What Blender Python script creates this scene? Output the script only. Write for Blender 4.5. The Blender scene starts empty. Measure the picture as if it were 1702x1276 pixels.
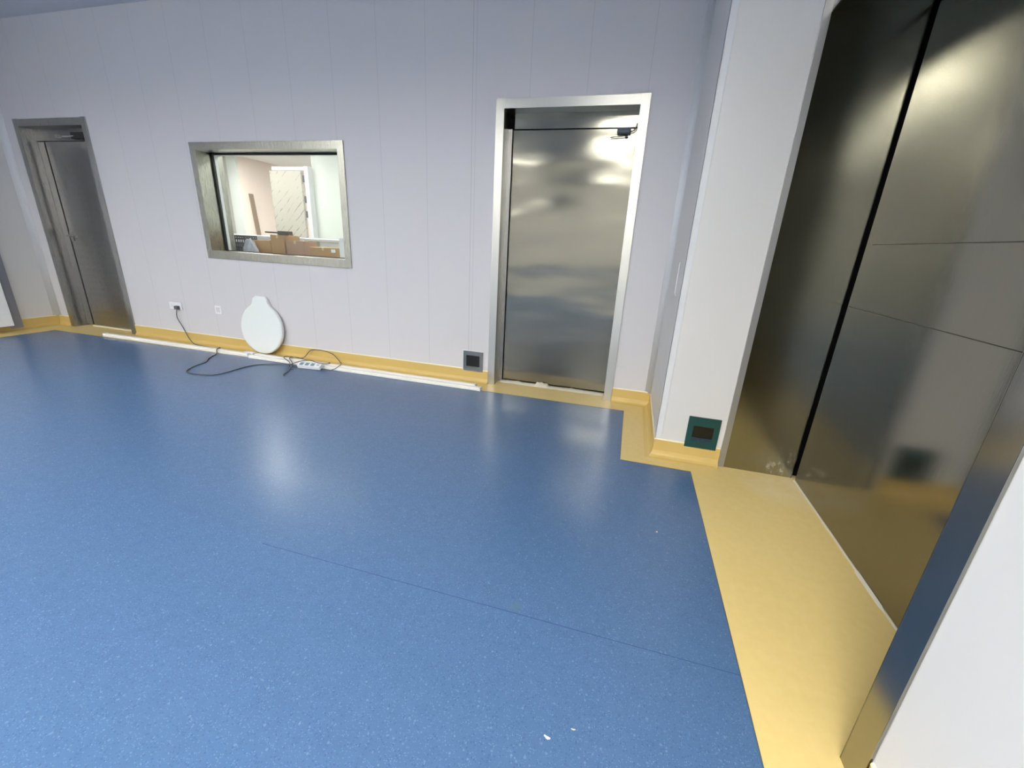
import bpy, bmesh, math, random
from mathutils import Vector, Matrix, noise
random.seed(7)
S = bpy.context.scene
COL = S.collection

# ------------------------------------------------------------------ camera
F_PX = 692.73                                   # focal length in pixels of a 1702 px wide frame
ROT = ((0.96095545, 0.13188596, -0.24325030),   # rows: world x, y, z in (right, down, forward)
       (0.27229235, -0.29438353, 0.91607599),
       (0.04920867, -0.94654341, -0.31880100))
cam_d = bpy.data.cameras.new('camera')
cam_d.sensor_fit = 'HORIZONTAL'; cam_d.sensor_width = 36.0
cam_d.lens = 36.0 * F_PX / 1702.0
cam_d.clip_start = 0.02; cam_d.clip_end = 60
cam = bpy.data.objects.new('camera', cam_d); COL.objects.link(cam)
M = Matrix.Identity(4)
for i in range(3):
    M[i][0] = ROT[i][0]; M[i][1] = -ROT[i][1]; M[i][2] = -ROT[i][2]
M[2][3] = 1.22
cam.matrix_world = M
S.camera = cam

# ------------------------------------------------------------------ world, exposure
w = bpy.data.worlds.new('world'); S.world = w; w.use_nodes = True
w.node_tree.nodes['Background'].inputs[0].default_value = (0.5, 0.55, 0.65, 1)
w.node_tree.nodes['Background'].inputs[1].default_value = 0.02
S.view_settings.view_transform = 'Standard'; S.view_settings.look = 'None'
S.view_settings.gamma = 1; S.view_settings.use_curve_mapping = False
S.view_settings.exposure = 0.90
PANEL = 48.5        # strength of the ceiling panel diffusers
PANEL_ROOM2 = 14.0

# ------------------------------------------------------------------ materials
def lin(r, g, b):
    f = lambda c: (c/255/12.92) if c/255 <= .04045 else ((c/255+.055)/1.055)**2.4
    return (f(r), f(g), f(b), 1)
def mat(name, col, rough=.5, metal=0, spec=.5, **kw):
    m = bpy.data.materials.new(name); m.use_nodes = True
    b = m.node_tree.nodes['Principled BSDF']
    b.inputs['Base Color'].default_value = col
    b.inputs['Roughness'].default_value = rough
    b.inputs['Metallic'].default_value = metal
    b.inputs['Specular IOR Level'].default_value = spec
    for k, v in kw.items(): b.inputs[k].default_value = v
    return m
def N(m, t, **kw):
    n = m.node_tree.nodes.new(t)
    for k, v in kw.items(): setattr(n, k, v)
    return n
def L(m, a, ao, b, bi): m.node_tree.links.new(a.outputs[ao], b.inputs[bi])
def math_n(m, op, a, b=None, clamp=False):
    n = N(m, 'ShaderNodeMath', operation=op, use_clamp=clamp)
    for i, v in enumerate((a, b)):
        if v is None: continue
        if isinstance(v, (int, float)): n.inputs[i].default_value = v
        else: m.node_tree.links.new(v, n.inputs[i])
    return n.outputs[0]
def mix(m, fac, a, b):
    n = N(m, 'ShaderNodeMix', data_type='RGBA')
    if isinstance(fac, (int, float)): n.inputs[0].default_value = fac
    else: m.node_tree.links.new(fac, n.inputs[0])
    for i, v in ((6, a), (7, b)):
        if isinstance(v, tuple): n.inputs[i].default_value = v
        else: m.node_tree.links.new(v, n.inputs[i])
    return n.outputs[2]
def tex_noise(m, scale, detail=2, vec=None, rough=.5):
    n = N(m, 'ShaderNodeTexNoise'); n.inputs['Scale'].default_value = scale
    n.inputs['Detail'].default_value = detail; n.inputs['Roughness'].default_value = rough
    if vec is not None: m.node_tree.links.new(vec, n.inputs['Vector'])
    return n.outputs['Fac']
def geo_pos(m): return N(m, 'ShaderNodeNewGeometry').outputs['Position']
def sep(m, v):
    n = N(m, 'ShaderNodeSeparateXYZ'); m.node_tree.links.new(v, n.inputs[0]); return n.outputs
def scaled(m, v, s):
    n = N(m, 'ShaderNodeVectorMath', operation='MULTIPLY'); m.node_tree.links.new(v, n.inputs[0])
    n.inputs[1].default_value = s; return n.outputs[0]
def bump(m, h, strength, dist):
    n = N(m, 'ShaderNodeBump'); n.inputs['Strength'].default_value = strength; n.inputs['Distance'].default_value = dist
    m.node_tree.links.new(h, n.inputs['Height'])
    m.node_tree.links.new(n.outputs[0], m.node_tree.nodes['Principled BSDF'].inputs['Normal'])
def setcol(m, o, name='Base Color'): m.node_tree.links.new(o, m.node_tree.nodes['Principled BSDF'].inputs[name])
def band(m, x, c, wdt):
    """1 where |x-c| < wdt"""
    return math_n(m, 'LESS_THAN', math_n(m, 'ABSOLUTE', math_n(m, 'SUBTRACT', x, c)), wdt)
def spot(m, pos, c, r0, r1):
    """1 inside r0 of point c, 0 beyond r1"""
    d = N(m, 'ShaderNodeVectorMath', operation='DISTANCE'); m.node_tree.links.new(pos, d.inputs[0]); d.inputs[1].default_value = c
    mr = N(m, 'ShaderNodeMapRange'); m.node_tree.links.new(d.outputs['Value'], mr.inputs[0])
    mr.inputs[1].default_value = r0; mr.inputs[2].default_value = r1; mr.inputs[3].default_value = 1; mr.inputs[4].default_value = 0
    return mr.outputs[0]

# wall panels: pale lavender coated steel with joints every 0.4145 m
YP_ = 2.526
WALLC = lin(208, 206, 209)
m_wall = mat('wall_panel_coating', WALLC, .42, 0, .4)
p = geo_pos(m_wall); xyz = sep(m_wall, p)
t_ = math_n(m_wall, 'FRACT', math_n(m_wall, 'ADD', math_n(m_wall, 'DIVIDE', math_n(m_wall, 'ADD', xyz[0], .062), .4145), 100.5))
joint = band(m_wall, t_, .5, .0055)
joint_b = band(m_wall, xyz[0], -1.334, .0016)
jj = math_n(m_wall, 'MAXIMUM', math_n(m_wall, 'MULTIPLY', joint, .22), math_n(m_wall, 'MULTIPLY', joint_b, .45))
setcol(m_wall, mix(m_wall, jj, WALLC, lin(120, 122, 135)))
bump(m_wall, tex_noise(m_wall, 3, 2), .05, .01)
m_wallp = mat('wall_plain_coating', lin(212, 211, 210), .42, 0, .4)
bump(m_wallp, tex_noise(m_wallp, 4, 2), .05, .01)
m_ceil = mat('ceiling_coating', lin(196, 200, 210), .6)
m_trim = mat('white_aluminium_trim', lin(214, 216, 219), .35)

# floor vinyl
m_blue = mat('blue_speckled_vinyl', lin(82, 126, 184), .27, 0, .5)
p = geo_pos(m_blue); xyz = sep(m_blue, p)
def speckle(m, scale, thr):
    v = N(m, 'ShaderNodeTexVoronoi', feature='F1'); v.inputs['Scale'].default_value = scale
    m.node_tree.links.new(geo_pos(m), v.inputs['Vector'])
    s = sep(m, v.outputs['Color'])
    small = math_n(m, 'LESS_THAN', v.outputs['Distance'], math_n(m, 'MULTIPLY', s[0], thr))
    return small, s
d1, s1 = speckle(m_blue, 210, .36)
d2, s2 = speckle(m_blue, 150, .42)
d3, s3 = speckle(m_blue, 60, .22)
base = mix(m_blue, tex_noise(m_blue, 1.3, 3), lin(73, 101, 138), lin(79, 108, 146))
base = mix(m_blue, math_n(m_blue, 'MULTIPLY', tex_noise(m_blue, 170, 2), .35), base, lin(55, 82, 118))
base = mix(m_blue, math_n(m_blue, 'MULTIPLY', d2, .45), base, lin(54, 80, 121))
base = mix(m_blue, math_n(m_blue, 'MULTIPLY', d1, .36), base, lin(120, 148, 182))
base = mix(m_blue, math_n(m_blue, 'MULTIPLY', d3, .17), base, lin(150, 172, 195))
seam = math_n(m_blue, 'MULTIPLY', band(m_blue, xyz[1], 1.100, .0016), band(m_blue, xyz[0], -.42, .90))
base = mix(m_blue, math_n(m_blue, 'MULTIPLY', seam, .6), base, lin(35, 60, 110))
# scuffs and pale dust smudges
sc = N(m_blue, 'ShaderNodeMapRange'); m_blue.node_tree.links.new(tex_noise(m_blue, 5, 6, None, .7), sc.inputs[0])
sc.inputs[1].default_value = .60; sc.inputs[2].default_value = .75
sm = math_n(m_blue, 'MULTIPLY', sc.outputs[0], spot(m_blue, p, (.3, 1.7, 0), .3, 1.1))
base = mix(m_blue, math_n(m_blue, 'MULTIPLY', sm, .30), base, lin(160, 175, 190))
base = mix(m_blue, math_n(m_blue, 'MULTIPLY', spot(m_blue, p, (-.242, 1.128, 0), .012, .028), .55), base, lin(80, 105, 125))
setcol(m_blue, base)
bump(m_blue, tex_noise(m_blue, 90, 2), .08, .003)

m_yel = mat('yellow_vinyl', lin(214, 186, 116), .36, 0, .4)
p = geo_pos(m_yel)
base = mix(m_yel, tex_noise(m_yel, 2.5, 4), lin(212, 188, 122), lin(222, 200, 140))
base = mix(m_yel, math_n(m_yel, 'MULTIPLY', tex_noise(m_yel, 260, 2), .35), base, lin(190, 160, 90))
dn = N(m_yel, 'ShaderNodeMapRange'); m_yel.node_tree.links.new(tex_noise(m_yel, 9, 6, None, .7), dn.inputs[0])
dn.inputs[1].default_value = .42; dn.inputs[2].default_value = .6
ds = math_n(m_yel, 'MULTIPLY', dn.outputs[0], spot(m_yel, p, (.98, 2.42, 0), .05, .27))
base = mix(m_yel, math_n(m_yel, 'MULTIPLY', ds, .75), base, lin(228, 218, 190))
setcol(m_yel, base)
bump(m_yel, tex_noise(m_yel, 200, 2), .06, .003)
m_skirt = mat('yellow_cove_skirting', lin(204, 176, 106), .38)
m_lip = mat('pale_skirting_lip', lin(232, 222, 190), .45)

def steel(name, col, rough, wave=0.0, wscale=2.2, brush=(1, 1, 60), aniso=.5):
    m = mat(name, col, rough, 1.0)
    p = geo_pos(m)
    fine = tex_noise(m, 14, 3, scaled(m, p, brush))
    r = N(m, 'ShaderNodeMapRange'); m.node_tree.links.new(fine, r.inputs[0])
    r.inputs[3].default_value = rough*.85; r.inputs[4].default_value = rough*1.2
    setcol(m, r.outputs[0], 'Roughness')
    c2 = tuple(list(x*.88 for x in col[:3]) + [1])
    setcol(m, mix(m, fine, col, c2))
    b1 = N(m, 'ShaderNodeBump'); b1.inputs['Strength'].default_value = .03; b1.inputs['Distance'].default_value = .0015
    m.node_tree.links.new(fine, b1.inputs['Height'])
    last = b1
    if wave:
        b2 = N(m, 'ShaderNodeBump'); b2.inputs['Strength'].default_value = 1; b2.inputs['Distance'].default_value = wave
        m.node_tree.links.new(tex_noise(m, wscale, 1, scaled(m, p, (.6, 1, 1.8))), b2.inputs['Height'])
        m.node_tree.links.new(b1.outputs[0], b2.inputs['Normal']); last = b2
    pb = m.node_tree.nodes['Principled BSDF']
    m.node_tree.links.new(last.outputs[0], pb.inputs['Normal'])
    tg = N(m, 'ShaderNodeTangent', direction_type='RADIAL', axis='Z')
    m.node_tree.links.new(tg.outputs[0], pb.inputs['Tangent'])
    pb.inputs['Anisotropic'].default_value = aniso; pb.inputs['Anisotropic Rotation'].default_value = .25
    return m
m_frame = steel('brushed_steel_frame', (.60, .59, .54, 1), .30, .0, brush=(60, 60, 1))
m_leaf = steel('brushed_steel_leaf', (.235, .225, .185, 1), .14, .012, 2.2, aniso=.25, brush=(1, 1, 60))
m_leaf1 = steel('dark_brushed_steel_leaf', (.44, .435, .42, 1), .28, .0, brush=(60, 60, 1))
m_slide = steel('sliding_door_steel', (.25, .24, .21, 1), .13, .002, 1.5, brush=(60, 60, 1))
m_wframe = steel('window_frame_steel', (.42, .42, .375, 1), .27, .0, brush=(60, 60, 1))
m_edge = mat('satin_edge_metal', (.42, .42, .42, 1), .42, .8)
m_arch = steel('architrave_steel', (.36, .355, .32, 1), .17, .0, brush=(60, 60, 1))
m_jamb = steel('steel_reveal_lining', (.34, .335, .28, 1), .19, .003, 1.5, brush=(60, 60, 1))
# dried plaster smears near the foot of the reveal lining
pb = m_jamb.node_tree.nodes['Principled BSDF']; pj = geo_pos(m_jamb)
sn = N(m_jamb, 'ShaderNodeMapRange'); m_jamb.node_tree.links.new(tex_noise(m_jamb, 22, 5, scaled(m_jamb, pj, (1.6, 1, .8)), .7), sn.inputs[0])
sn.inputs[1].default_value = .50; sn.inputs[2].default_value = .68
sm_ = math_n(m_jamb, 'MULTIPLY', math_n(m_jamb, 'MULTIPLY', sn.outputs[0], spot(m_jamb, pj, (.97, YP_, .05), .02, .16)), .6)
old = pb.inputs['Base Color'].links[0].from_socket
setcol(m_jamb, mix(m_jamb, sm_, old, lin(205, 200, 185)))
setcol(m_jamb, math_n(m_jamb, 'SUBTRACT', 1.0, sm_), 'Metallic')
m_black = mat('black_gap', lin(8, 8, 9), .8, 0, .1)
m_gasket = mat('black_rubber', lin(28, 27, 26), .6)
m_white = mat('white_plastic', lin(232, 234, 236), .35)
m_lid = mat('white_lid_plastic', lin(226, 231, 229), .4)
m_strip = mat('white_pvc', lin(238, 236, 230), .35)
m_joint = mat('grey_joint_plastic', lin(190, 186, 180), .5)
m_cable = mat('dark_grey_cable', lin(78, 80, 88), .5)
m_plug = mat('grey_plug', lin(96, 96, 98), .5)
m_green = mat('teal_plastic', lin(8, 66, 64), .4)
m_plaster = mat('white_plaster', lin(226, 219, 200), .9)
bump(m_plaster, tex_noise(m_plaster, 60, 5), .6, .01)
m_device = mat('blue_black_sensor', lin(34, 52, 74), .4)
m_slate = mat('grey_shade_band_and_hinge', lin(150, 154, 166), .5)
m_cardboard = mat('cardboard', lin(170, 130, 80), .8)
setcol(m_cardboard, mix(m_cardboard, tex_noise(m_cardboard, 20, 3), lin(158, 122, 76), lin(186, 146, 94)))
m_cardboard2 = mat('pinkish_cardboard', lin(170, 132, 104), .8)
m_cardlight = mat('pale_cardboard', lin(206, 178, 132), .8)
m_olive = mat('olive_board', lin(120, 122, 84), .8)
m_crate = mat('dark_crate', lin(52, 56, 60), .6)
m_darkwood = mat('dark_brown_tool', lin(72, 56, 44), .6)
m_board = mat('grey_brown_board', lin(150, 130, 110), .8)
m_bag = mat('cloudy_plastic_bag', lin(180, 184, 194), .3)
setcol(m_bag, mix(m_bag, tex_noise(m_bag, 40, 4), lin(110, 114, 130), lin(226, 230, 238)))
m_bag.node_tree.nodes['Principled BSDF'].inputs['Alpha'].default_value = .8
m_ceil2 = mat('white_ceiling_tiles', lin(246, 246, 242), .7)
m_far2 = mat('greenish_white_wall', lin(206, 212, 206), .7)
m_pink = mat('pale_pink_wall', lin(250, 234, 224), .7)
m_room2 = mat('white_plaster_wall', lin(228, 230, 226), .7)
m_r2floor = mat('grey_vinyl', lin(170, 172, 170), .4)
m_marble = mat('cream_marble_veneer', lin(216, 208, 186), .35)
p = geo_pos(m_marble)
rot = N(m_marble, 'ShaderNodeMapping'); m_marble.node_tree.links.new(p, rot.inputs[0]); rot.inputs['Rotation'].default_value = (0, .75, 0)
wn = N(m_marble, 'ShaderNodeTexWave', bands_direction='Z'); m_marble.node_tree.links.new(rot.outputs[0], wn.inputs['Vector'])
wn.inputs['Scale'].default_value = 3.2; wn.inputs['Distortion'].default_value = 2.5; wn.inputs['Detail'].default_value = 3
vr = N(m_marble, 'ShaderNodeMapRange'); m_marble.node_tree.links.new(wn.outputs['Fac'], vr.inputs[0])
vr.inputs[1].default_value = .93; vr.inputs[2].default_value = 1.0
pn = N(m_marble, 'ShaderNodeMapRange'); m_marble.node_tree.links.new(tex_noise(m_marble, 5, 3), pn.inputs[0])
pn.inputs[1].default_value = .45; pn.inputs[2].default_value = .6
vein = math_n(m_marble, 'MULTIPLY', math_n(m_marble, 'MULTIPLY', vr.outputs[0], pn.outputs[0]), .75)
setcol(m_marble, mix(m_marble, vein, lin(180, 176, 164), lin(96, 92, 84)))
m_glass = bpy.data.materials.new('window_glass'); m_glass.use_nodes = True
nt = m_glass.node_tree; nt.nodes.remove(nt.nodes['Principled BSDF'])
tr = nt.nodes.new('ShaderNodeBsdfTransparent'); tr.inputs[0].default_value = (.94, .96, .95, 1)
gl = nt.nodes.new('ShaderNodeBsdfGlossy'); gl.inputs['Roughness'].default_value = .02
lw = nt.nodes.new('ShaderNodeLayerWeight'); lw.inputs[0].default_value = .5
pw = nt.nodes.new('ShaderNodeMath'); pw.operation = 'POWER'; nt.links.new(lw.outputs['Facing'], pw.inputs[0]); pw.inputs[1].default_value = 5
fr = nt.nodes.new('ShaderNodeMath'); fr.operation = 'MULTIPLY_ADD'; nt.links.new(pw.outputs[0], fr.inputs[0]); fr.inputs[1].default_value = .9; fr.inputs[2].default_value = .04
mx = nt.nodes.new('ShaderNodeMixShader'); nt.links.new(fr.outputs[0], mx.inputs[0]); nt.links.new(tr.outputs[0], mx.inputs[1]); nt.links.new(gl.outputs[0], mx.inputs[2])
nt.links.new(mx.outputs[0], nt.nodes['Material Output'].inputs[0])
def emit(name, col, s):
    m = bpy.data.materials.new(name); m.use_nodes = True; nt = m.node_tree
    nt.nodes.remove(nt.nodes['Principled BSDF']); e = nt.nodes.new('ShaderNodeEmission')
    e.inputs[0].default_value = col; e.inputs[1].default_value = s
    nt.links.new(e.outputs[0], nt.nodes['Material Output'].inputs[0]); return m
m_panel = emit('lit_diffuser', (1.0, .975, .90, 1), PANEL)
m_panel2 = emit('lit_diffuser_far_room', (1.0, .985, .94, 1), PANEL_ROOM2)

# ------------------------------------------------------------------ mesh helpers
def box(bm, x0, x1, y0, y1, z0, z1, bev=0, mi=0, rot=None, piv=None):
    r = bmesh.ops.create_cube(bm, size=1)
    vs = r['verts']
    bmesh.ops.scale(bm, vec=(abs(x1-x0), abs(y1-y0), abs(z1-z0)), verts=vs)
    bmesh.ops.translate(bm, vec=((x0+x1)/2, (y0+y1)/2, (z0+z1)/2), verts=vs)
    es = list({e for v in vs for e in v.link_edges})
    fs = list({f for v in vs for f in v.link_faces})
    for f in fs: f.material_index = mi
    if bev:
        g = bmesh.ops.bevel(bm, geom=es, offset=bev, segments=2, affect='EDGES', profile=.6)
        vs = list({v for f in g['faces'] for v in f.verts} | {v for v in vs if v.is_valid})
        vs = [v for v in vs if v.is_valid]
    if rot:
        bmesh.ops.rotate(bm, cent=piv or ((x0+x1)/2, (y0+y1)/2, (z0+z1)/2), matrix=rot, verts=vs)
    return vs
def tube(bm, pts, r, seg=8, closed_ends=True):
    n = len(pts); rings = []
    up = Vector((0, 0, 1)); prev = None
    for i in range(n):
        t = (pts[min(i+1, n-1)] - pts[max(i-1, 0)]).normalized()
        if prev is None:
            a = up.cross(t)
            if a.length < .1: a = Vector((1, 0, 0)).cross(t)
        else: a = prev - t*prev.dot(t)
        a.normalize(); prev = a; b = t.cross(a)
        rings.append([bm.verts.new(pts[i] + (a*math.cos(2*math.pi*k/seg) + b*math.sin(2*math.pi*k/seg))*r) for k in range(seg)])
    for i in range(n-1):
        for k in range(seg):
            bm.faces.new((rings[i][k], rings[i][(k+1) % seg], rings[i+1][(k+1) % seg], rings[i+1][k]))
    if closed_ends:
        bm.faces.new(rings[0][::-1]); bm.faces.new(rings[-1])
def spline(P, n=8):
    P = [Vector(p) for p in P]; out = []
    for i in range(len(P)-1):
        p0 = P[max(i-1, 0)]; p1 = P[i]; p2 = P[i+1]; p3 = P[min(i+2, len(P)-1)]
        for k in range(n):
            t = k/n
            out.append(.5*((2*p1) + (p2-p0)*t + (2*p0-5*p1+4*p2-p3)*t*t + (3*p1-p0-3*p2+p3)*t**3))
    out.append(P[-1]); return out
def obj(name, bm, m, parent=None, smooth=False):
    me = bpy.data.meshes.new(name)
    bmesh.ops.recalc_face_normals(bm, faces=bm.faces)
    off = Vector((0, 0, 0)); q = parent
    while q is not None: off += q.location; q = q.parent
    if parent is not None:
        for v in bm.verts: v.co -= off
    bm.to_mesh(me); bm.free()
    for mm in (m if isinstance(m, (list, tuple)) else [m]): me.materials.append(mm)
    if smooth:
        for f in me.polygons: f.use_smooth = True
    o = bpy.data.objects.new(name, me); COL.objects.link(o)
    if parent is not None: o.parent = parent
    return o
def boxes(name, m, parent, *bs, bev=0):
    bm = bmesh.new()
    for b in bs: box(bm, *b, bev=bev)
    return obj(name, bm, m, parent)
def thing(name, label, cat, loc, group=None, kind=None):
    o = bpy.data.objects.new(name, None); COL.objects.link(o); o.location = loc; o.empty_display_size = .1
    o['label'] = label
    if cat: o['category'] = cat
    if group: o['group'] = group
    if kind: o['kind'] = kind
    return o
def tag(o, label, cat, group=None):
    o['label'] = label; o['category'] = cat
    if group: o['group'] = group
    return o
def struct(o, label, cat):
    o['kind'] = 'structure'; o['label'] = label; o['category'] = cat
    return o
def tapered(bm, pts_bot, pts_top):
    b = [bm.verts.new(p) for p in pts_bot]; t = [bm.verts.new(p) for p in pts_top]; n = len(b)
    bm.faces.new(b[::-1]); bm.faces.new(t)
    for i in range(n): bm.faces.new((b[i], b[(i+1) % n], t[(i+1) % n], t[i]))

# ------------------------------------------------------------------ key planes
YB = 3.429      # back wall
XL = -6.72      # left wall
XC = .271       # short return wall
YP = 2.526      # pier face
XR = .682       # right wall / architrave plane
XD = 1.059      # sliding door plane
CZ = 3.06       # ceiling
YN = -5.2       # wall behind the camera
WT = 3.70       # far side of back wall

# ------------------------------------------------------------------ floor
def flat(name, polys, mats, z=0, t=.05):
    bm = bmesh.new()
    for pts, mi in polys:
        top = [bm.verts.new((x, y, z)) for x, y in pts]
        f = bm.faces.new(top); f.material_index = mi
        if f.normal.z < 0: f.normal_flip()
    me = bpy.data.meshes.new(name); 
    bmesh.ops.recalc_face_normals(bm, faces=bm.faces)
    for f in bm.faces:
        f.normal_update()
        if f.normal.z < 0: f.normal_flip()
    bm.to_mesh(me); bm.free()
    for m in mats: me.materials.append(m)
    o = bpy.data.objects.new(name, me); COL.objects.link(o); return o
XB, YQ, XJ, YU, XBL = .481, 2.384, .075, 3.228, -6.415
bl = [(XBL, YN), (XB, YN), (XB, YQ), (XJ, YQ), (XJ, YU), (XBL, YU-.03)]
fl = flat('floor', [(bl, 0)], [m_blue])
struct(fl, 'blue speckled vinyl floor', 'floor')
ye = [(XB, YN), (1.35, YN), (1.35, YP+.0), (XR+.5, YP), (XR+.5, 3.75), (XL-.3, 3.75), (XL-.3, YN), (XBL, YN), (XBL, YU-.03), (XJ, YU), (XJ, YQ), (XB, YQ)]
fy = flat('floor', [(ye, 0)], [m_yel])
struct(fy, 'yellow vinyl border strip of the floor along the walls', 'floor')
# weld line between blue and yellow sheets
bm = bmesh.new()
pl = [(XB, -1.5), (XB, YQ), (XJ, YQ), (XJ, YU), (XBL, YU-.03)]
for (a, b) in zip(pl[:-1], pl[1:]):
    x0, x1 = sorted((a[0], b[0])); y0, y1 = sorted((a[1], b[1]))
    box(bm, x0-.002, x1+.002, y0-.002, y1+.002 if y1-y0 < .1 and x1-x0 > 1 else y1+.002, -.004, .0006) if not (x1-x0 > 1 and y1-y0 > .01) else tapered(bm,
        [(a[0], a[1]-.002, -.004), (a[0], a[1]+.002, -.004), (b[0], b[1]+.002, -.004), (b[0], b[1]-.002, -.004)],
        [(a[0], a[1]-.002, .0006), (a[0], a[1]+.002, .0006), (b[0], b[1]+.002, .0006), (b[0], b[1]-.002, .0006)])
m_weld = mat('weld_line', lin(70, 84, 92), .6)
struct(obj('trim_1', bm, m_weld), 'thin dark weld line between blue and yellow floor sheets', 'floor seam')

# ------------------------------------------------------------------ ceiling
ceil = boxes('ceiling', m_ceil, None, (XL-.2, 1.3, YN-.1, WT, CZ, CZ+.1))
struct(ceil, 'grey-white ceiling of the blue-floored room', 'ceiling')

# ------------------------------------------------------------------ walls
def wall_holes(name, x0, x1, z0, z1, holes, y0, y1, m):
    xs = sorted({x0, x1, *[h[0] for h in holes], *[h[1] for h in holes]})
    zs = sorted({z0, z1, *[h[2] for h in holes], *[h[3] for h in holes]})
    bm = bmesh.new()
    for a, b in zip(xs[:-1], xs[1:]):
        for c, d in zip(zs[:-1], zs[1:]):
            cx, cz = (a+b)/2, (c+d)/2
            if any(h[0] < cx < h[1] and h[2] < cz < h[3] for h in holes): continue
            box(bm, a, b, y0, y1, c, d)
    bmesh.ops.remove_doubles(bm, verts=bm.verts, dist=1e-5)
    return obj(name, bm, m)
D1 = (-6.52, -5.445, 2.203); D2 = (-1.140, -.036, 2.230)
WIN = (-4.165, -2.487, .930, 1.970)
struct(wall_holes('wall_back', XL-.15, 1.35, 0, CZ,
    [(D1[0]+.03, D1[1]-.03, -.1, D1[2]-.03), (D2[0]+.03, D2[1]-.03, -.1, D2[2]-.03), (WIN[0]+.03, WIN[1]-.03, WIN[2]+.03, WIN[3]-.03)],
    YB, WT, m_wall), 'pale lavender panel wall with two steel doors and a window', 'wall')
struct(boxes('wall_left', m_wallp, None, (XL-.15, XL, YN, YB, 0, CZ)), 'lavender side wall at the left edge', 'wall')
struct(boxes('wall_pier', m_wallp, None, (XC, 1.045, YP, YB, 0, CZ)), 'white wall pier between steel door and sliding door', 'wall')
struct(boxes('wall_right', m_wallp, None, (XR+.008, 1.25, YN, .934, 0, CZ), (XR+.008, 1.25, .934, YP, 2.262, CZ)),
       'white wall beside the near edge of the sliding door', 'wall')
struct(boxes('wall_behind', m_wallp, None, (XL-.15, 1.35, YN-.15, YN, 0, CZ)), 'plain wall opposite the window wall', 'wall')
# rounded corner profiles
def cyl_corner(name, cx, cy, r, a0, a1, z0, z1, m, lab, flip=False):
    bm = bmesh.new(); n = 8; th = .003
    prev = None
    for k in range(n+1):
        a = a0 + (a1-a0)*k/n
        d = Vector((math.cos(a), math.sin(a), 0))
        ring = [Vector((cx, cy, z0)) + d*r, Vector((cx, cy, z0)) + d*(r+th)]
        ring = [bm.verts.new(v) for v in (ring[0], ring[1], ring[1] + Vector((0, 0, z1-z0)), ring[0] + Vector((0, 0, z1-z0)))]
        if prev:
            for i in range(4): bm.faces.new((prev[i], prev[(i+1) % 4], ring[(i+1) % 4], ring[i]))
        else: bm.faces.new(ring)
        prev = ring
    bm.faces.new(prev[::-1])
    return struct(obj(name, bm, m, smooth=True), lab, 'corner trim')
cyl_corner('trim_2', XC-.045, YB-.045, .045, 0, math.pi/2, .112, CZ, m_trim, 'rounded inner corner trim right of the wider steel door')
cyl_corner('trim_3', XL+.05, YB-.05, .05, math.pi/2, math.pi, .112, CZ, m_trim, 'rounded inner corner trim at the left end of the back wall')
bm = bmesh.new()
box(bm, XC-.003, XC+.001, YP-.003, YP+.034, .112, CZ, .001); box(bm, XC-.003, XC+.034, YP-.003, YP+.001, .112, CZ, .001)
struct(obj('trim_4', bm, m_trim), 'white outer corner trim on the edge of the pier', 'corner trim')

# cove skirting swept along the walls
PROF = [(.0005, .112), (.0055, .112), (.006, .040), (.010, .026), (.018, .013), (.030, .0045), (.050, .0008)]
LIPP = [(.0005, .120), (.0045, .120), (.007, .1155), (.007, .1115), (.0005, .1115)]
def sweep(path, prof, closed=False):
    bm = bmesh.new(); n = len(path); rings = []
    P = [Vector((x, y, 0)) for x, y in path]
    for i in range(n):
        d0 = (P[i]-P[i-1]).normalized() if i > 0 else None
        d1 = (P[i+1]-P[i]).normalized() if i < n-1 else None
        if d0 is None: d0 = d1
        if d1 is None: d1 = d0
        n0 = Vector((d0.y, -d0.x, 0)); n1 = Vector((d1.y, -d1.x, 0))
        b = (n0+n1).normalized(); s = 1/max(.3, b.dot(n0))
        rings.append([bm.verts.new(P[i] + b*s*q[0] + Vector((0, 0, q[1]))) for q in prof])
    for i in range(n-1):
        for k in range(len(prof)-1):
            bm.faces.new((rings[i][k], rings[i][k+1], rings[i+1][k+1], rings[i+1][k]))
        if closed: bm.faces.new((rings[i][-1], rings[i][0], rings[i+1][0], rings[i+1][-1]))
    if closed: bm.faces.new(rings[0]); bm.faces.new(rings[-1][::-1])
    else:
        for r, base in ((rings[0], 0), (rings[-1], -1)):
            z = bm.verts.new((r[0].co.x, r[0].co.y, 0)); f = list(r)+[z]
            bm.faces.new(f if base else f[::-1])
    return bm
def skirting(name, path, lab):
    o = obj(name, sweep(path, PROF), m_skirt, smooth=False)
    struct(o, lab, 'skirting')
    obj('lip', sweep(path, LIPP, True), m_lip, o)
    return o
skirting('baseboard_back', [(D1[1], YB), (D2[0], YB)], 'yellow cove skirting between the two steel doors')
skirting('baseboard_corner', [(D2[1], YB), (XC, YB), (XC, YP), (XR-.034, YP)], 'yellow cove skirting stepping round the pier')
skirting('baseboard_left', [(XL, 2.0), (XL, YB), (D1[0], YB)], 'yellow cove skirting in the left corner')
skirting('baseboard_right', [(XR+.008, .857), (XR+.008, -2.0)], 'yellow cove skirting on the near right wall')

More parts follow.
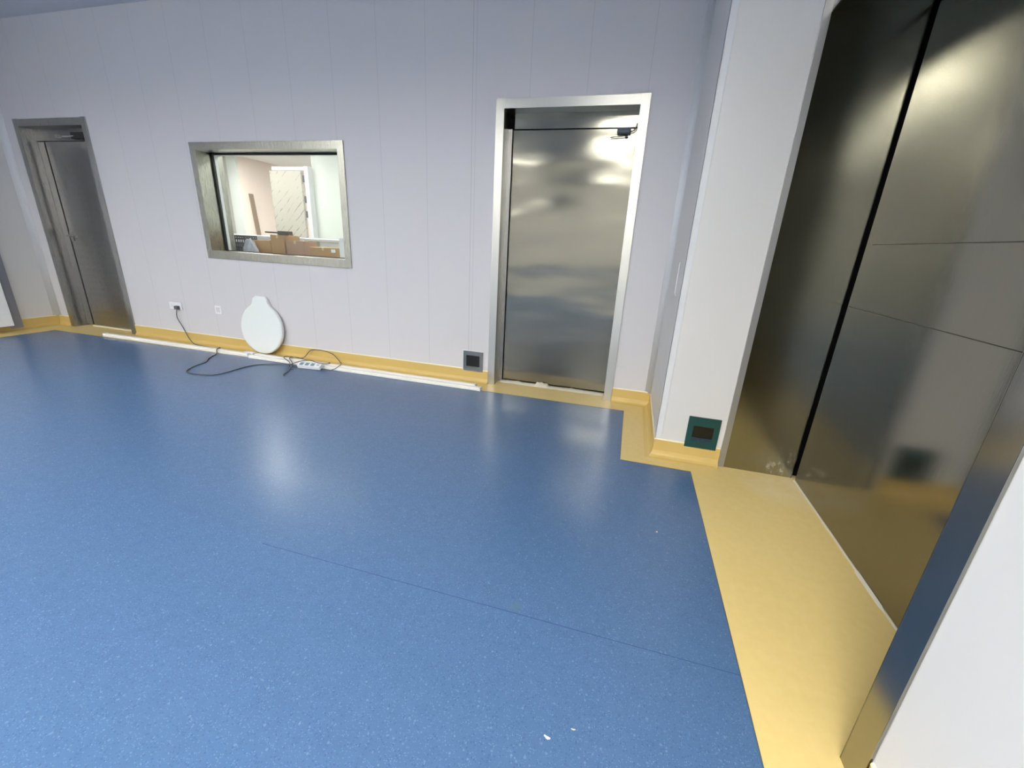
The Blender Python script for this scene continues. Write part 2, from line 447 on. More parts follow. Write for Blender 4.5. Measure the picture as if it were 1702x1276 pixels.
# ------------------------------------------------------------------ door 2 (right steel door in back wall)
def arch_frame(parent, x0, x1, zt, w_, y, depth, m):
    """architrave posts and head plus reveal lining back to y+depth"""
    boxes('frame_post', m, parent, (x0, x0+w_, y-.012, y+.004, 0, zt+.003), (x0+w_-.012, x0+w_, y, y+depth, 0, zt-w_), bev=.0012)
    boxes('frame_post', m, parent, (x1-w_, x1, y-.012, y+.004, 0, zt+.003), (x1-w_, x1-w_+.012, y, y+depth, 0, zt-w_), bev=.0012)
    boxes('frame_head', m, parent, (x0+w_, x1-w_, y-.0105, y+.004, zt-w_, zt), (x0+w_-.01, x1-w_+.01, y, y+depth, zt-w_, zt-w_+.012), bev=.0012)
d2 = thing('door_2', 'single brushed steel door with wavy reflections right of the window', 'door', (-.588, YB, 0), kind='structure')
arch_frame(d2, D2[0], D2[1], D2[2], .064, YB, .19, m_frame)
boxes('transom', m_leaf, d2, (-1.030, -.100, YB+.130, YB+.19, 2.062, 2.166), bev=.001)
boxes('frame_stop', m_leaf1, d2, (-1.078, -1.052, YB+.125, YB+.19, 0, 2.062), (-1.051, -1.044, YB+.12, YB+.19, 0, 2.062), bev=.001)
boxes('gap', m_black, d2, (-1.077, -.099, YB+.188, YB+.24, 0.0, 2.166))
boxes('leaf', m_leaf, d2, (-1.038, -.101, YB+.135, YB+.18, .024, 2.056), bev=.002)
bm = bmesh.new(); box(bm, -.245, -.150, YB+.095, YB+.134, 2.018, 2.054, .004)
dv = obj('door_sensor', bm, m_device, d2)
bm = bmesh.new(); tube(bm, spline([(-.150, YB+.11, 2.032), (-.128, YB+.105, 2.036), (-.112, YB+.09, 2.060), (-.108, YB+.08, 2.075)]), .0035, 6)
obj('sensor_cable', bm, m_gasket, dv)
bm = bmesh.new(); tube(bm, [Vector((-.29, YB+.115, 1.994)), Vector((-.17, YB+.105, 2.004))], .003, 6); tube(bm, [Vector((-.185, YB+.108, 2.002)), Vector((-.165, YB+.105, 2.004))], .007, 8)
obj('sensor_arm', bm, m_gasket, dv)
# rough plaster at the threshold
bm = bmesh.new(); n = 60; rows = []
for i in range(n+1):
    x = -1.055 + .945*i/n
    h = .012 + .018*max(0, noise.noise(Vector((x*14, 0, 3)))) + .012*max(0, noise.noise(Vector((x*40, 5, 3)))) + (.02 if abs(x+.66) < .05 else 0)
    yf = YB+.095 + .012*noise.noise(Vector((x*20, 2, 1)))
    rows.append([bm.verts.new(v) for v in ((x, yf-.012, .0005), (x, yf, h*.6), (x, yf+.018, h), (x, YB+.137, h*.9), (x, YB+.137, .0005))])
for i in range(n):
    for k in range(4): bm.faces.new((rows[i][k], rows[i][k+1], rows[i+1][k+1], rows[i+1][k]))
bm.faces.new(rows[0]); bm.faces.new(rows[-1][::-1])
o = obj('threshold_plaster', bm, m_plaster, d2); o['label'] = 'rough white plaster along the door foot'

# ------------------------------------------------------------------ door 1 (left)
d1 = thing('door_1', 'dark steel double door with lever handle at the far left', 'door', (-5.98, YB, 0), kind='structure')
arch_frame(d1, D1[0], D1[1], D1[2], .068, YB, .16, m_leaf1)
boxes('transom', m_leaf1, d1, (-6.452, -5.513, YB+.105, YB+.16, 2.022, 2.135), bev=.001)
boxes('gap', m_black, d1, (-6.452, -5.513, YB+.158, YB+.2, 0, 2.135))
boxes('narrow_leaf', m_leaf1, d1, (-6.450, -6.352, YB+.115, YB+.155, .012, 2.016), bev=.002)
boxes('wide_leaf', m_leaf1, d1, (-6.318, -5.516, YB+.108, YB+.155, .012, 2.016), bev=.002)
boxes('astragal', m_gasket, d1, (-6.350, -6.320, YB+.125, YB+.16, .012, 2.016))
boxes('threshold_strip', m_lip, d1, (-6.32, -5.52, YB+.085, YB+.107, .0005, .016), bev=.002)
bm = bmesh.new(); box(bm, -6.312, -6.262, YB+.098, YB+.108, 1.0, 1.10, .003)
h = obj('handle_plate', bm, m_leaf1, d1)
bm = bmesh.new(); tube(bm, spline([(-6.287, YB+.1, 1.055), (-6.287, YB+.055, 1.055), (-6.26, YB+.045, 1.055), (-6.11, YB+.045, 1.052)]), .010, 10)
obj('lever', bm, m_frame, h)
bm = bmesh.new(); box(bm, -5.80, -5.56, YB+.045, YB+.107, 2.028, 2.088, .006); cl = obj('door_closer', bm, m_gasket, d1)
bm = bmesh.new(); tube(bm, [Vector((-5.72, YB+.06, 2.055)), Vector((-5.88, YB-.01+.03, 2.045)), Vector((-6.06, YB+.09, 2.060))], .007, 6)
box(bm, -6.08, -6.04, YB+.07, YB+.105, 2.045, 2.075, .003); obj('closer_arm', bm, m_frame, cl)

# ------------------------------------------------------------------ door 3: white door standing open against left wall
d3 = thing('door_3', 'white door leaf standing against the left wall, cut by the photo edge', 'door', (XL+.1, 2.6, 0), kind='structure')
boxes('frame_post', m_slate, d3, (XL, XL+.012, 2.98, 3.085, .0, 2.1), bev=.001)  # grey strip painted in for the shaded band of wall beside the leaf
boxes('leaf', m_white, d3, (XL+.10, XL+.14, 2.1, 2.955, .075, 2.05), bev=.002)
boxes('hinge', m_slate, d3, (XL+.012, XL+.10, 2.94, 2.955, .3, .4), (XL+.012, XL+.10, 2.94, 2.955, 1.7, 1.8))

# ------------------------------------------------------------------ window
wn1 = thing('window_1', 'steel-framed observation window into a bright room', 'window', ((WIN[0]+WIN[1])/2, YB, WIN[2]), kind='structure')
x0, x1, z0, z1 = WIN; fw = .063; fb = .074
ix0, ix1, iz0, iz1 = x0+fw, x1-fw, z0+fb, z1-fw
boxes('frame_side', m_wframe, wn1, (x0, x0+fw, YB-.012, YB+.004, z0, z1), (ix0-.012, ix0, YB, WT, iz0, iz1), bev=.0012)
boxes('frame_side', m_wframe, wn1, (x1-fw, x1, YB-.012, YB+.004, z0, z1), (ix1, ix1+.012, YB, WT, iz0, iz1), bev=.0012)
boxes('frame_head', m_wframe, wn1, (ix0, ix1, YB-.012, YB+.004, iz1, z1), (ix0-.012, ix1+.012, YB, WT, iz1, iz1+.012), bev=.0012)
boxes('frame_sill', m_wframe, wn1, (ix0, ix1, YB-.012, YB+.004, z0, iz0), (ix0-.012, ix1+.012, YB, WT, iz0-.012, iz0), bev=.0012)
G = YB+.15
boxes('gasket', m_gasket, wn1, (ix0, ix0+.016, G-.006, G+.012, iz0, iz1), (ix1-.012, ix1, G-.006, G+.012, iz0, iz1),
      (ix0, ix1, G-.006, G+.012, iz1-.016, iz1), (ix0, ix1, G-.006, G+.012, iz0, iz0+.006))
boxes('glass_pane', m_glass, wn1, (ix0+.008, ix1-.008, G, G+.006, iz0+.003, iz1-.008))
boxes('glazing_bead', m_trim, wn1, (ix0, ix0+.014, G+.02, G+.05, iz0, iz1), (ix0, ix1, G+.02, G+.05, iz1-.012, iz1), bev=.002)

# ------------------------------------------------------------------ big sliding door on the right
d4 = thing('door_4', 'large brushed steel sliding door in a deep steel-lined opening', 'door', (XD, 1.7, 0), kind='structure')
bm = bmesh.new(); box(bm, XD, XD+.05, .55, 2.490, .006, 2.9, .002); obj('leaf', bm, m_slide, d4)
m_scratch = mat('panel_joint', lin(58, 54, 50), .5, .6)
boxes('panel_joint', m_scratch, d4, (XD-.0008, XD+.001, .56, 2.43, 1.2955, 1.2985), (XD-.0008, XD+.001, .56, 2.488, 1.0045, 1.0070))
boxes('opening_void', m_black, d4, (XD+.06, XD+.10, .5, 2.60, 0, 2.95), (1.046, XD+.10, 2.56, 2.60, 0, 2.95))
boxes('reveal', m_jamb, d4, (XR, 1.052, YP-.004, YP-.0005, 0, 2.246), (1.049, 1.052, YP-.004, 2.56, 0, 2.246), bev=.0006)
boxes('soffit', m_jamb, d4, (XR, 1.045, .936, YP-.001, 2.246, 2.258), bev=.0006)
boxes('near_reveal', m_jamb, d4, (XR, 1.052, .9362, .9385, 0, 2.246))
boxes('edge_strip', m_edge, d4, (XR-.032, XR+.001, YP-.010, YP-.0005, 0, 2.31), bev=.001)
boxes('architrave', m_arch, d4, (XR, XR+.007, .861, .9362, 0, 2.32), bev=.001)
boxes('architrave_head', m_frame, d4, (XR, XR+.007, .9362, YP-.001, 2.246, 2.32), bev=.001)
bm = bmesh.new(); n = 70; rows = []
for i in range(n+1):
    y = 1.1 + 1.39*i/n; a = .002 + .006*max(0, noise.noise(Vector((y*9, 1, 1)))) + (.006 if 1.55 < y < 1.75 else 0)
    rows.append([bm.verts.new(v) for v in ((XD-.004-a, y, .0005), (XD-.003, y, .004+a*.8), (XD+.01, y, .004), (XD+.01, y, .0005))])
for i in range(n):
    for k in range(3): bm.faces.new((rows[i][k], rows[i][k+1], rows[i+1][k+1], rows[i+1][k]))
obj('sealant_bead', bm, m_plaster, d4)

# ------------------------------------------------------------------ recessed boxes low on walls
def vent(name, x0, x1, z0, z1, y, mrg_x, mt, mb, mf, mi, label, cat, knob=False):
    t = thing(name, label, cat, ((x0+x1)/2, y, z0))
    a, b, c, d = x0+mrg_x, x1-mrg_x, z0+mb, z1-mt
    boxes('face_plate', mf, t, (x0, x1, y-.008, y-.0002, d, z1), (x0, x1, y-.008, y-.0002, z0, c), (x0, a, y-.008, y-.0002, c, d), (b, x1, y-.008, y-.0002, c, d))
    boxes('recess', mi, t, (a, b, y-.0035, y-.0006, c, d))
    if knob:
        bm = bmesh.new()
        box(bm, a, b, y-.0075, y-.0036, c, c+.022, .001)
        tube(bm, [Vector(((a+b)/2-.004, y-.0076, c+.012)), Vector(((a+b)/2-.004, y-.013, c+.012))], .0075, 12)
        o = obj('ledge', bm, m_device, t)
    return t
m_recess = mat('dark_recess', lin(14, 15, 14), .3)
v = vent('wall_vent', -1.381, -1.190, .100, .286, YB, .032, .040, .045, m_arch, m_recess,
         'square steel framed recess on the skirting left of the wider steel door', 'wall box')
boxes('rim', m_trim, v, (-1.385, -1.379, YB-.009, YB-.0002, .1, .290), (-1.385, -1.186, YB-.009, YB-.0002, .286, .290))
vent('wall_vent', .441, .620, .097, .295, YP, .032, .056, .045, m_green, m_recess, 'teal green framed recess low on the white pier', 'wall box', True)

# ------------------------------------------------------------------ sockets
t = thing('wall_socket', 'white double power socket with a grey plug, right of the dark door', 'socket', (-4.752, YB, .357))
boxes('plate', m_white, t, (-4.838, -4.668, YB-.009, YB-.0003, .357, .437), bev=.002)
boxes('rim', m_joint, t, (-4.842, -4.664, YB-.003, YB-.0001, .353, .441))
for dx, dz in ((-.008, -.008), (.008, -.008), (0, .010)):
    boxes('socket_hole', m_gasket, t, (-4.80+dx-.0015, -4.80+dx+.0015, YB-.0096, YB-.008, .397+dz-.004, .397+dz+.004))
t = thing('wall_socket', 'small square white wall plate left of the round lid', 'wall plate', (-4.162, YB, .36))
boxes('plate', m_white, t, (-4.203, -4.121, YB-.008, YB-.0003, .362, .446), bev=.002)
boxes('rocker', m_wallp, t, (-4.188, -4.136, YB-.0095, YB-.0075, .378, .430), bev=.001)
# thin pale strip on the return wall
t = thing('pull_strip', 'thin pale pull strip on the narrow wall beside the pier', 'strip', (XC, 2.77, .97))
bm = bmesh.new(); box(bm, XC-.010, XC-.006, 2.765, 2.777, .975, 1.165, .001); obj('bar', bm, m_white, t)
boxes('clip', m_joint, t, (XC-.008, XC-.0002, 2.758, 2.784, 1.160, 1.172))
boxes('clip', m_joint, t, (XC-.008, XC-.0002, 2.755, 2.787, .965, .979))

# ------------------------------------------------------------------ round lid leaning on wall
bm = bmesh.new()
def lid_outline(s=1.0, n=48):
    R = .258*s; pts = []
    a0 = math.radians(62)
    for k in range(n+1):
        a = a0 - (2*a0 - math.pi*2 - 0)*0 - k/n*(math.pi*2 - (math.pi - 2*a0))  # from right shoulder clockwise to left shoulder
        pts.append((R*math.cos(a), .268 + R*math.sin(a)))
    hw = .095*s; top = .268 + .33*s
    pts += [(-hw-.006, top-.075), (-hw+.006, top-.03), (-hw+.035, top-.006), (-.03, top), (.03, top), (hw-.035, top-.006), (hw-.006, top-.03), (hw+.006, top-.075)]
    return pts
def lid_mesh(pts_list):
    """stack of outlines (pts, depth)"""
    bm = bmesh.new(); rings = []
    for pts, y in pts_list: rings.append([bm.verts.new((x, y, z)) for x, z in pts])
    n = len(rings[0])
    for r0, r1 in zip(rings[:-1], rings[1:]):
        for i in range(n): bm.faces.new((r0[i], r0[(i+1) % n], r1[(i+1) % n], r1[i]))
    bm.faces.new(rings[0]); bm.faces.new(rings[-1][::-1]); return bm
lid = thing('round_lid', 'white round plastic lid with a tab on top leaning on the back wall', 'lid', (-3.572, 3.385, 0.0))
base_y = 3.345
def place_lid(bm):
    ang = math.radians(-5.4)
    bmesh.ops.rotate(bm, cent=(0, 0, 0), matrix=Matrix.Rotation(ang, 3, 'X'), verts=bm.verts)
    bmesh.ops.translate(bm, vec=(-3.572, base_y, .004), verts=bm.verts)
    return bm
bm = place_lid(lid_mesh([(lid_outline(.90), -.008), (lid_outline(.965), -.006), (lid_outline(1.0), .002), (lid_outline(1.0), .012)]))
obj('cover', bm, m_lid, lid)
bm = place_lid(lid_mesh([(lid_outline(.985), .012), (lid_outline(.985), .016), (lid_outline(1.0), .0165), (lid_outline(1.0), .024)]))
obj('rim', bm, m_white, lid)
bm = bmesh.new(); box(bm, -.07, .07, .016, .032, .50, .56, .004); place_lid(bm); obj('hinge_block', bm, m_joint, lid)

# ------------------------------------------------------------------ long white plastic strips on floor
def trunk(xa, xb, y0, y1, h, label, yaw=0.0, caps=True):
    t = thing('plastic_strip', label, 'plastic strip', ((xa+xb)/2, (y0+y1)/2, 0), 'white strips along the wall')
    R = Matrix.Rotation(yaw, 3, 'Z'); c = ((xa+xb)/2, (y0+y1)/2, 0)
    bm = bmesh.new(); box(bm, xa, xb, y0, y1, .0008, h*.55, .003); box(bm, xa+.002, xb-.002, y0+.007, y1-.004, h*.5, h, .006)
    bmesh.ops.rotate(bm, cent=c, matrix=R, verts=bm.verts); obj('body', bm, m_strip, t)
    for xx in ((xa-.004, xa+.014), (xb-.014, xb+.004)):
        bm = bmesh.new(); box(bm, *xx, y0-.001, y1+.001, .0008, h+.001, .002)
        bmesh.ops.rotate(bm, cent=c, matrix=R, verts=bm.verts); obj('end_cap', bm, m_white, t)
    return t
trunk(-5.66, -3.64, 3.218, 3.268, .034, 'long white plastic strip on the floor running from dark door to round lid')
trunk(-3.60, -1.135, 3.196, 3.240, .030, 'front one of two white strips between round lid and wider steel door', yaw=.002)
trunk(-3.615, -1.20, 3.246, 3.294, .034, 'rear one of two white strips between round lid and wider steel door', yaw=.002)
bm = bmesh.new(); box(bm, -3.70, -3.58, 3.232, 3.272, .0345, .046, .003)
tube(bm, [Vector((-3.665, 3.25, .046)), Vector((-3.665, 3.25, .049))], .006, 8); tube(bm, [Vector((-3.615, 3.25, .046)), Vector((-3.615, 3.25, .049))], .006, 8)
tag(obj('strip_connector', bm, m_white), 'white joint piece on the strips in front of the lid', 'connector')

# ------------------------------------------------------------------ power strip and cables
ps = thing('power_strip', 'white power strip with three blue-grey socket groups lying on the floor', 'power strip', (-2.84, 3.15, 0))
A = math.radians(7)
def psrot(bm):
    bmesh.ops.rotate(bm, cent=(0, 0, 0), matrix=Matrix.Rotation(math.radians(22), 3, 'X'), verts=bm.verts)
    bmesh.ops.rotate(bm, cent=(0, 0, 0), matrix=Matrix.Rotation(A, 3, 'Z'), verts=bm.verts)
    bmesh.ops.translate(bm, vec=(-2.815, 3.142, .022), verts=bm.verts); return bm
bm = bmesh.new(); box(bm, -.115, .115, -.028, .028, -.006, .030, .005); obj('body', psrot(bm), m_white, ps)
m_sock = mat('blue_grey_socket', lin(130, 158, 170), .5)
for cx in (-.078, -.022, .034):
    bm = bmesh.new(); box(bm, cx-.019, cx+.019, -.020, .020, .029, .0315, .001)
    sg = obj('socket', psrot(bm), m_sock, ps)
    bm = bmesh.new()
    for dx, dy in ((-.007, -.008), (.007, -.008), (0, .008)): box(bm, cx+dx-.002, cx+dx+.002, dy-.005, dy+.005, .031, .0322)
    obj('slot', psrot(bm), m_gasket, sg)
bm = bmesh.new(); box(bm, .075, .10, -.009, .009, .029, .034, .001); obj('switch', psrot(bm), m_joint, ps)

cab = thing('extension_cable', 'dark grey cable from wall plug looping over blue floor to power strip', 'cable', (-3.9, 2.9, 0))
r = .0042
bm = bmesh.new(); box(bm, -4.735, -4.690, YB-.045, YB-.010, .362, .402, .008)
obj('plug', bm, m_plug, cab)
pts = [(-4.712, YB-.03, .365), (-4.725, YB-.035, .30), (-4.735, YB-.022, .25), (-4.70, YB-.012, .16), (-4.66, YB-.020, .10), (-4.58, YB-.05, .045), (-4.48, YB-.075, .008), (-4.25, YB-.10, .008),
       (-4.09, 3.300, .020), (-4.050, 3.272, .040), (-4.035, 3.240, .0395), (-4.015, 3.210, .0365), (-3.99, 3.185, .010), (-3.965, 3.15, .006), (-3.90, 3.02, .005), (-3.815, 2.93, .005), (-3.80, 2.885, .005), (-3.78, 2.78, .005),
       (-3.715, 2.655, .005), (-3.655, 2.625, .006), (-3.58, 2.615, .005), (-3.40, 2.655, .005), (-3.375, 2.80, .005), (-3.37, 2.93, .005), (-3.33, 3.04, .005), (-3.20, 3.135, .006), (-3.08, 3.17, .008), (-2.98, 3.13, .007), (-2.93, 3.12, .016)]
bm = bmesh.new(); tube(bm, spline(pts, 7), r, 8); obj('cord', bm, m_cable, cab, True)
bm = bmesh.new()
tube(bm, spline([(-3.06, 3.16, .008), (-3.10, 3.185, .030), (-3.20, 3.235, .041), (-3.22, 3.285, .043), (-3.16, 3.315, .036), (-3.12, 3.345, .022), (-3.08, 3.37, .030), (-3.02, 3.405, .10), (-2.90, 3.412, .112),
    (-2.76, 3.40, .09), (-2.66, 3.37, .03), (-2.60, 3.31, .035), (-2.57, 3.24, .036), (-2.58, 3.17, .02), (-2.64, 3.13, .010), (-2.69, 3.145, .014)], 8), .0036, 8)
tube(bm, spline([(-3.02, 3.15, .008), (-3.06, 3.18, .032), (-3.14, 3.24, .042), (-3.15, 3.285, .043), (-3.09, 3.312, .036), (-3.03, 3.335, .014), (-2.95, 3.335, .012), (-2.80, 3.33, .014), (-2.72, 3.30, .034), (-2.70, 3.24, .040), (-2.76, 3.20, .050), (-2.84, 3.24, .043), (-2.93, 3.26, .043), (-3.00, 3.20, .036), (-3.05, 3.14, .010), (-3.00, 3.08, .006), (-2.93, 3.05, .006)], 8), .0036, 8)
tube(bm, spline([(-3.06, 3.16, .013), (-3.00, 3.10, .009), (-2.93, 2.98, .006), (-2.90, 2.90, .006), (-2.87, 2.88, .006)], 6), .004, 8)
obj('loops', bm, m_cable, cab, True)

# ------------------------------------------------------------------ paper scraps and debris
def scrap(x, y, L_, W_, ang, label, m=m_plaster):
    bm = bmesh.new(); n = 10; top = []; bot = []
    for k in range(n):
        a = 2*math.pi*k/n; rr = 1 + .25*math.sin(3*a+x*9)
        px, py = L_/2*math.cos(a)*rr, W_/2*math.sin(a)*rr
        qx, qy = px*math.cos(ang)-py*math.sin(ang), px*math.sin(ang)+py*math.cos(ang)
        zz = .0012 + .0015*abs(math.cos(a))
        top.append((x+qx, y+qy, zz+.0012)); bot.append((x+qx, y+qy, .0004))
    tapered(bm, bot, top)
    return tag(obj('paper_scrap', bm, m), label, 'debris', 'scraps on the floor')
scrap(-.055, .752, .017, .006, -.25, 'white paper scrap on blue floor near the bottom of the photo', m_white)
scrap(.008, .792, .012, .0025, .05, 'tiny pale sliver just right of the white paper scrap')
bm = bmesh.new(); bmesh.ops.create_icosphere(bm, subdivisions=2, radius=.004)
for v_ in bm.verts: v_.co = Vector((v_.co.x + .263, v_.co.y + 1.732, max(.0004, v_.co.z*.7 + .0025)))
tag(obj('plaster_crumb', bm, m_plaster), 'tiny white crumb on blue floor beside the yellow border', 'debris')

# ------------------------------------------------------------------ room behind the window
R2Z = 2.6
bm = bmesh.new(); box(bm, -9.4, -1.4, WT, 9.2, -.05, -.001); struct(obj('floor', bm, m_r2floor), 'floor of the bright room behind the window', 'floor')
struct(boxes('ceiling', m_ceil2, None, (-9.4, -1.4, WT, 9.2, R2Z, R2Z+.08)), 'white ceiling of the bright room behind the window', 'ceiling')
struct(boxes('wall_far', m_far2, None, (-5.03, -1.4, 6.1, 6.2, 0, R2Z)), 'white far wall seen through the window', 'wall')
struct(boxes('wall_pink', m_pink, None, (-7.95, -7.85, 7.4, 9.2, 0, R2Z)), 'pale pink wall seen through the window', 'wall')
struct(boxes('wall_pink_end', m_pink, None, (-7.85, -5.0, 9.1, 9.2, 0, R2Z)), 'pink end wall behind the marble door', 'wall')
m_grey2 = mat('grey_panel_wall', lin(196, 192, 186), .6)
struct(boxes('wall_grey_panel', m_grey2, None, (-9.4, -7.95, 7.4, 7.5, 0, R2Z)), 'grey-beige panelled wall at the left in the window', 'wall')
boxes_ = boxes('trim_5', m_room2, None, (-8.10, -7.852, 7.37, 7.399, 0, R2Z-.0005)); struct(boxes_, 'white corner post left of the pink wall', 'post')
struct(boxes('wall_room_side', m_room2, None, (-9.5, -9.4, WT, 9.2, 0, R2Z)), 'far side wall of the bright room', 'wall')
struct(boxes('wall_room_side', m_room2, None, (-1.4, -1.3, WT, 9.2, 0, R2Z)), 'near side wall of the bright room', 'wall')
d5 = thing('door_5', 'cream marble-patterned door standing open in the bright room', 'door', (-5.4, 6.0, 0), kind='structure')
bm = bmesh.new(); box(bm, -5.757, -5.165, 6.0, 6.045, .01, 2.125, .003); obj('leaf', bm, m_marble, d5)
boxes('frame_post', m_trim, d5, (-5.10, -5.03, 6.0, 6.10, 0, 2.19), bev=.003)
bm = bmesh.new()
for z in (2.02, 1.72, 1.50): box(bm, -5.162, -5.115, 6.03, 6.05, z-.05, z+.05, .002)
obj('hinge', bm, m_plug, d5)
boxes('frame_head', m_trim, d5, (-5.75, -5.10, 6.05, 6.10, 2.14, 2.19), bev=.003)
bm = bmesh.new(); tapered(bm, [(-7.80, 7.68, .001), (-7.78, 7.68, .001), (-7.78, 7.78, .001), (-7.80, 7.78, .001)], [(-7.845, 7.56, 1.93), (-7.825, 7.56, 1.93), (-7.825, 7.66, 1.93), (-7.845, 7.66, 1.93)])
tag(obj('wooden_board', bm, m_board), 'narrow grey-brown board leaning on the pink wall', 'board')
# white counter ledge behind the boxes, and the table carrying them
t = thing('counter', 'long white counter behind the cardboard boxes', 'counter', (-4.0, 4.7, 0))
boxes('top', m_trim, t, (-6.6, -2.4, 4.55, 5.05, 1.125, 1.155), bev=.004)
boxes('front', m_room2, t, (-6.55, -2.45, 4.60, 5.0, .0, 1.126))
TZ = .80
t = thing('table', 'table under the cardboard boxes behind the window', 'table', (-3.7, 3.98, 0))
boxes('tabletop', m_grey2, t, (-4.6, -2.7, 3.71, 4.30, TZ-.03, TZ), bev=.003)
for lx in (-4.55, -2.79):
    for ly in (3.74, 4.23): boxes('leg', m_plug, t, (lx, lx+.04, ly, ly+.04, 0, TZ-.0295))
def carton(label, x0, x1, y0, y1, z1, m, open_=False, z0=TZ+.0008):
    t = thing('cardboard_box', label, 'box', ((x0+x1)/2, (y0+y1)/2, z0), 'cardboard boxes behind the window')
    if open_:
        th = .005
        bm = bmesh.new()
        box(bm, x0, x1, y0, y0+th, z0, z1); box(bm, x0, x1, y1-th, y1, z0, z1); box(bm, x0, x0+th, y0, y1, z0, z1); box(bm, x1-th, x1, y0, y1, z0, z1); box(bm, x0, x1, y0, y1, z0, z0+th)
        obj('body', bm, m, t)
        boxes('flap', m_cardlight, t, (x0-.045, x0, y0+.01, y1-.01, z1-.004, z1))
        boxes('flap', m_cardlight, t, (x0+.01, x1-.01, y1, y1+.05, z1-.004, z1+.0))
    else:
        bm = bmesh.new(); box(bm, x0, x1, y0, y1, z0, z1, .003); obj('body', bm, m, t)
        boxes('tape', m_cardlight, t, ((x0+x1)/2-.012, (x0+x1)/2+.012, y0-.0008, y1, z1-.03, z1+.0008))
    return t
carton('open cardboard box beside the clear bag', -4.050, -3.800, 3.86, 4.10, 1.118, m_cardboard, True)
carton('tallest cardboard box, with the dark tool on top', -3.715, -3.545, 3.78, 3.98, 1.183, m_cardboard)
carton('pinkish cardboard box right of the tallest one', -3.525, -3.300, 3.78, 3.97, 1.136, m_cardboard2)
f_ = carton('flat cardboard box with a white label, rightmost behind the window', -3.200, -2.885, 3.74, 3.92, 1.088, m_cardboard)
o = boxes('label_sticker', m_white, f_, (-2.945, -2.895, 3.7385, 3.7395, 1.045, 1.076)); o['label'] = 'white label sticker'
tag(boxes('green_box', m_olive, None, (-3.50, -3.385, 4.02, 4.12, TZ+.0008, 1.142), bev=.003), 'olive grey box behind the pinkish cardboard box', 'box')
tag(boxes('small_grey_box', m_board, None, (-3.535-.14, -3.610, 4.0, 4.08, TZ+.0008, 1.176), bev=.003), 'small grey box peeking out behind the tallest cardboard box', 'box')
t = thing('hand_tool', 'dark tool with a rod handle lying on the tallest cardboard box', 'tool', (-3.60, 3.83, 1.184))
bm = bmesh.new(); box(bm, -3.635, -3.495+.0, 3.80, 3.86, 1.1842, 1.226, .006); obj('head', bm, m_darkwood, t)
bm = bmesh.new(); tube(bm, [Vector((-3.82, 3.83, 1.208)), Vector((-3.63, 3.83, 1.206))], .008, 8); obj('rod', bm, m_darkwood, t)
# crate
t = thing('crate', 'dark grey mesh crate left of the clear plastic bag', 'crate', (-4.25, 3.9, TZ))
bm = bmesh.new(); x0, x1, y0, y1, z0, z1 = -4.385, -4.135, 3.82, 4.02, TZ+.001, 1.160
box(bm, x0, x1, y0, y1, z0, z0+.006)
for z in [z0+.0+i*.045 for i in range(8)] + [z1-.018]:
    for yy in (y0, y1-.006): box(bm, x0, x1, yy, yy+.006, z, z+.016)
    for xx in (x0, x1-.006): box(bm, xx, xx+.006, y0, y1, z, z+.016)
for k in range(9):
    xx = x0 + (x1-x0-.008)*k/8
    for yy in (y0, y1-.005): box(bm, xx, xx+.008, yy+.0005, yy+.0045, z0, z1)
for k in range(7):
    yy = y0 + (y1-y0-.008)*k/6
    for xx in (x0, x1-.005): box(bm, xx+.0005, xx+.0045, yy, yy+.008, z0, z1)
obj('basket', bm, m_crate, t)
boxes('contents', m_plug, t, (x0+.01, x1-.01, y0+.01, y1-.01, z0+.008, 1.09))
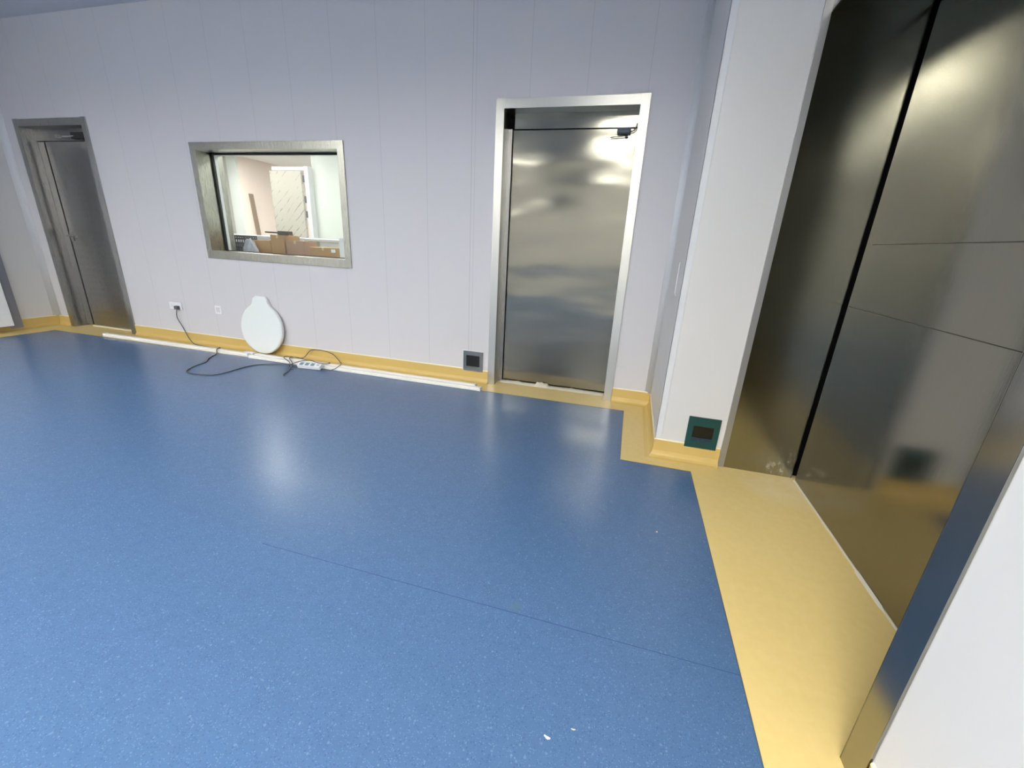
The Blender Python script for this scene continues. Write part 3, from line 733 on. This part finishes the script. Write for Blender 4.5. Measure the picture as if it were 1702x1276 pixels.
# bag
bm = bmesh.new(); bmesh.ops.create_icosphere(bm, subdivisions=4, radius=1)
for v_ in bm.verts:
    n_ = v_.co.normalized(); q = noise.noise(n_*3.1)*.25 + noise.noise(n_*8)*.12
    s = 1 + q; zf = max(-1, n_.z)
    taper = 1 - .45*max(0, n_.z)
    v_.co = Vector((-3.985 + n_.x*.105*s*taper, 3.775 + n_.y*.055*s*taper, TZ+.172 + n_.z*.160*(1+.5*q)))
    v_.co.z = max(v_.co.z, TZ+.001)
tag(obj('plastic_bag', bm, m_bag, smooth=True), 'cloudy clear plastic bag in front of the open cardboard box', 'bag')
# upright white sheet at the right edge of the window
t = thing('white_panel', 'upright white panel with a dark edge, right end of the window', 'panel', (-2.72, 3.66, 0))
boxes('sheet', m_white, t, (-2.85+.02, -2.765, 3.72, 3.73, TZ+.0005, 1.19))
boxes('edge', m_gasket, t, (-2.765, -2.755, 3.715, 3.735, TZ+.0005, 1.19))

# ------------------------------------------------------------------ ceiling lights
def light_panel(x, y, z, lx, ly, m, label, group, fd=.068):  # fd: frame depth, made deep to keep light off the wall tops
    t = thing('ceiling_light', label, 'ceiling light', (x, y, z), group)
    boxes('frame', m_trim, t, (x-lx/2-.02, x+lx/2+.02, y-ly/2-.02, y-ly/2, z-fd, z-.0005), (x-lx/2-.02, x+lx/2+.02, y+ly/2, y+ly/2+.02, z-fd, z-.0005),
          (x-lx/2-.02, x-lx/2, y-ly/2, y+ly/2, z-fd, z-.0005), (x+lx/2, x+lx/2+.02, y-ly/2, y+ly/2, z-fd, z-.0005))
    boxes('diffuser', m, t, (x-lx/2, x+lx/2, y-ly/2, y+ly/2, z-.008, z-.0008))
for x, y, wh in ((-.35, -.75, 'front row, nearest the steel sliding door'), (-3.1, -.9, 'front row, middle of the room'), (-5.6, -1.2, 'added near the left wall to brighten that side'),  # the left-wall one is unseen, added to lift the left side
                 (-.60, -3.6, 'rear row, right end'), (-3.0, -3.6, 'rear row, left end')):
    light_panel(x, y, CZ, 1.0, .5, m_panel, 'rectangular ceiling light ' + wh, 'ceiling lights of the blue-floored room')
for x, y, wh in ((-3.0, 4.9, 'above the counter in the bright room'), (-5.8, 5.0, 'before the marble door in the bright room'), (-6.95, 6.4, 'added beside the grey panelled wall to brighten the pink wall'), (-5.6, 6.4, 'added above the marble door to brighten the pink wall')):  # last two are unseen, added to brighten the pink wall
    light_panel(x, y, R2Z, 1.2, .6, m_panel2, 'rectangular ceiling light ' + wh, 'ceiling lights of the bright room', .012)
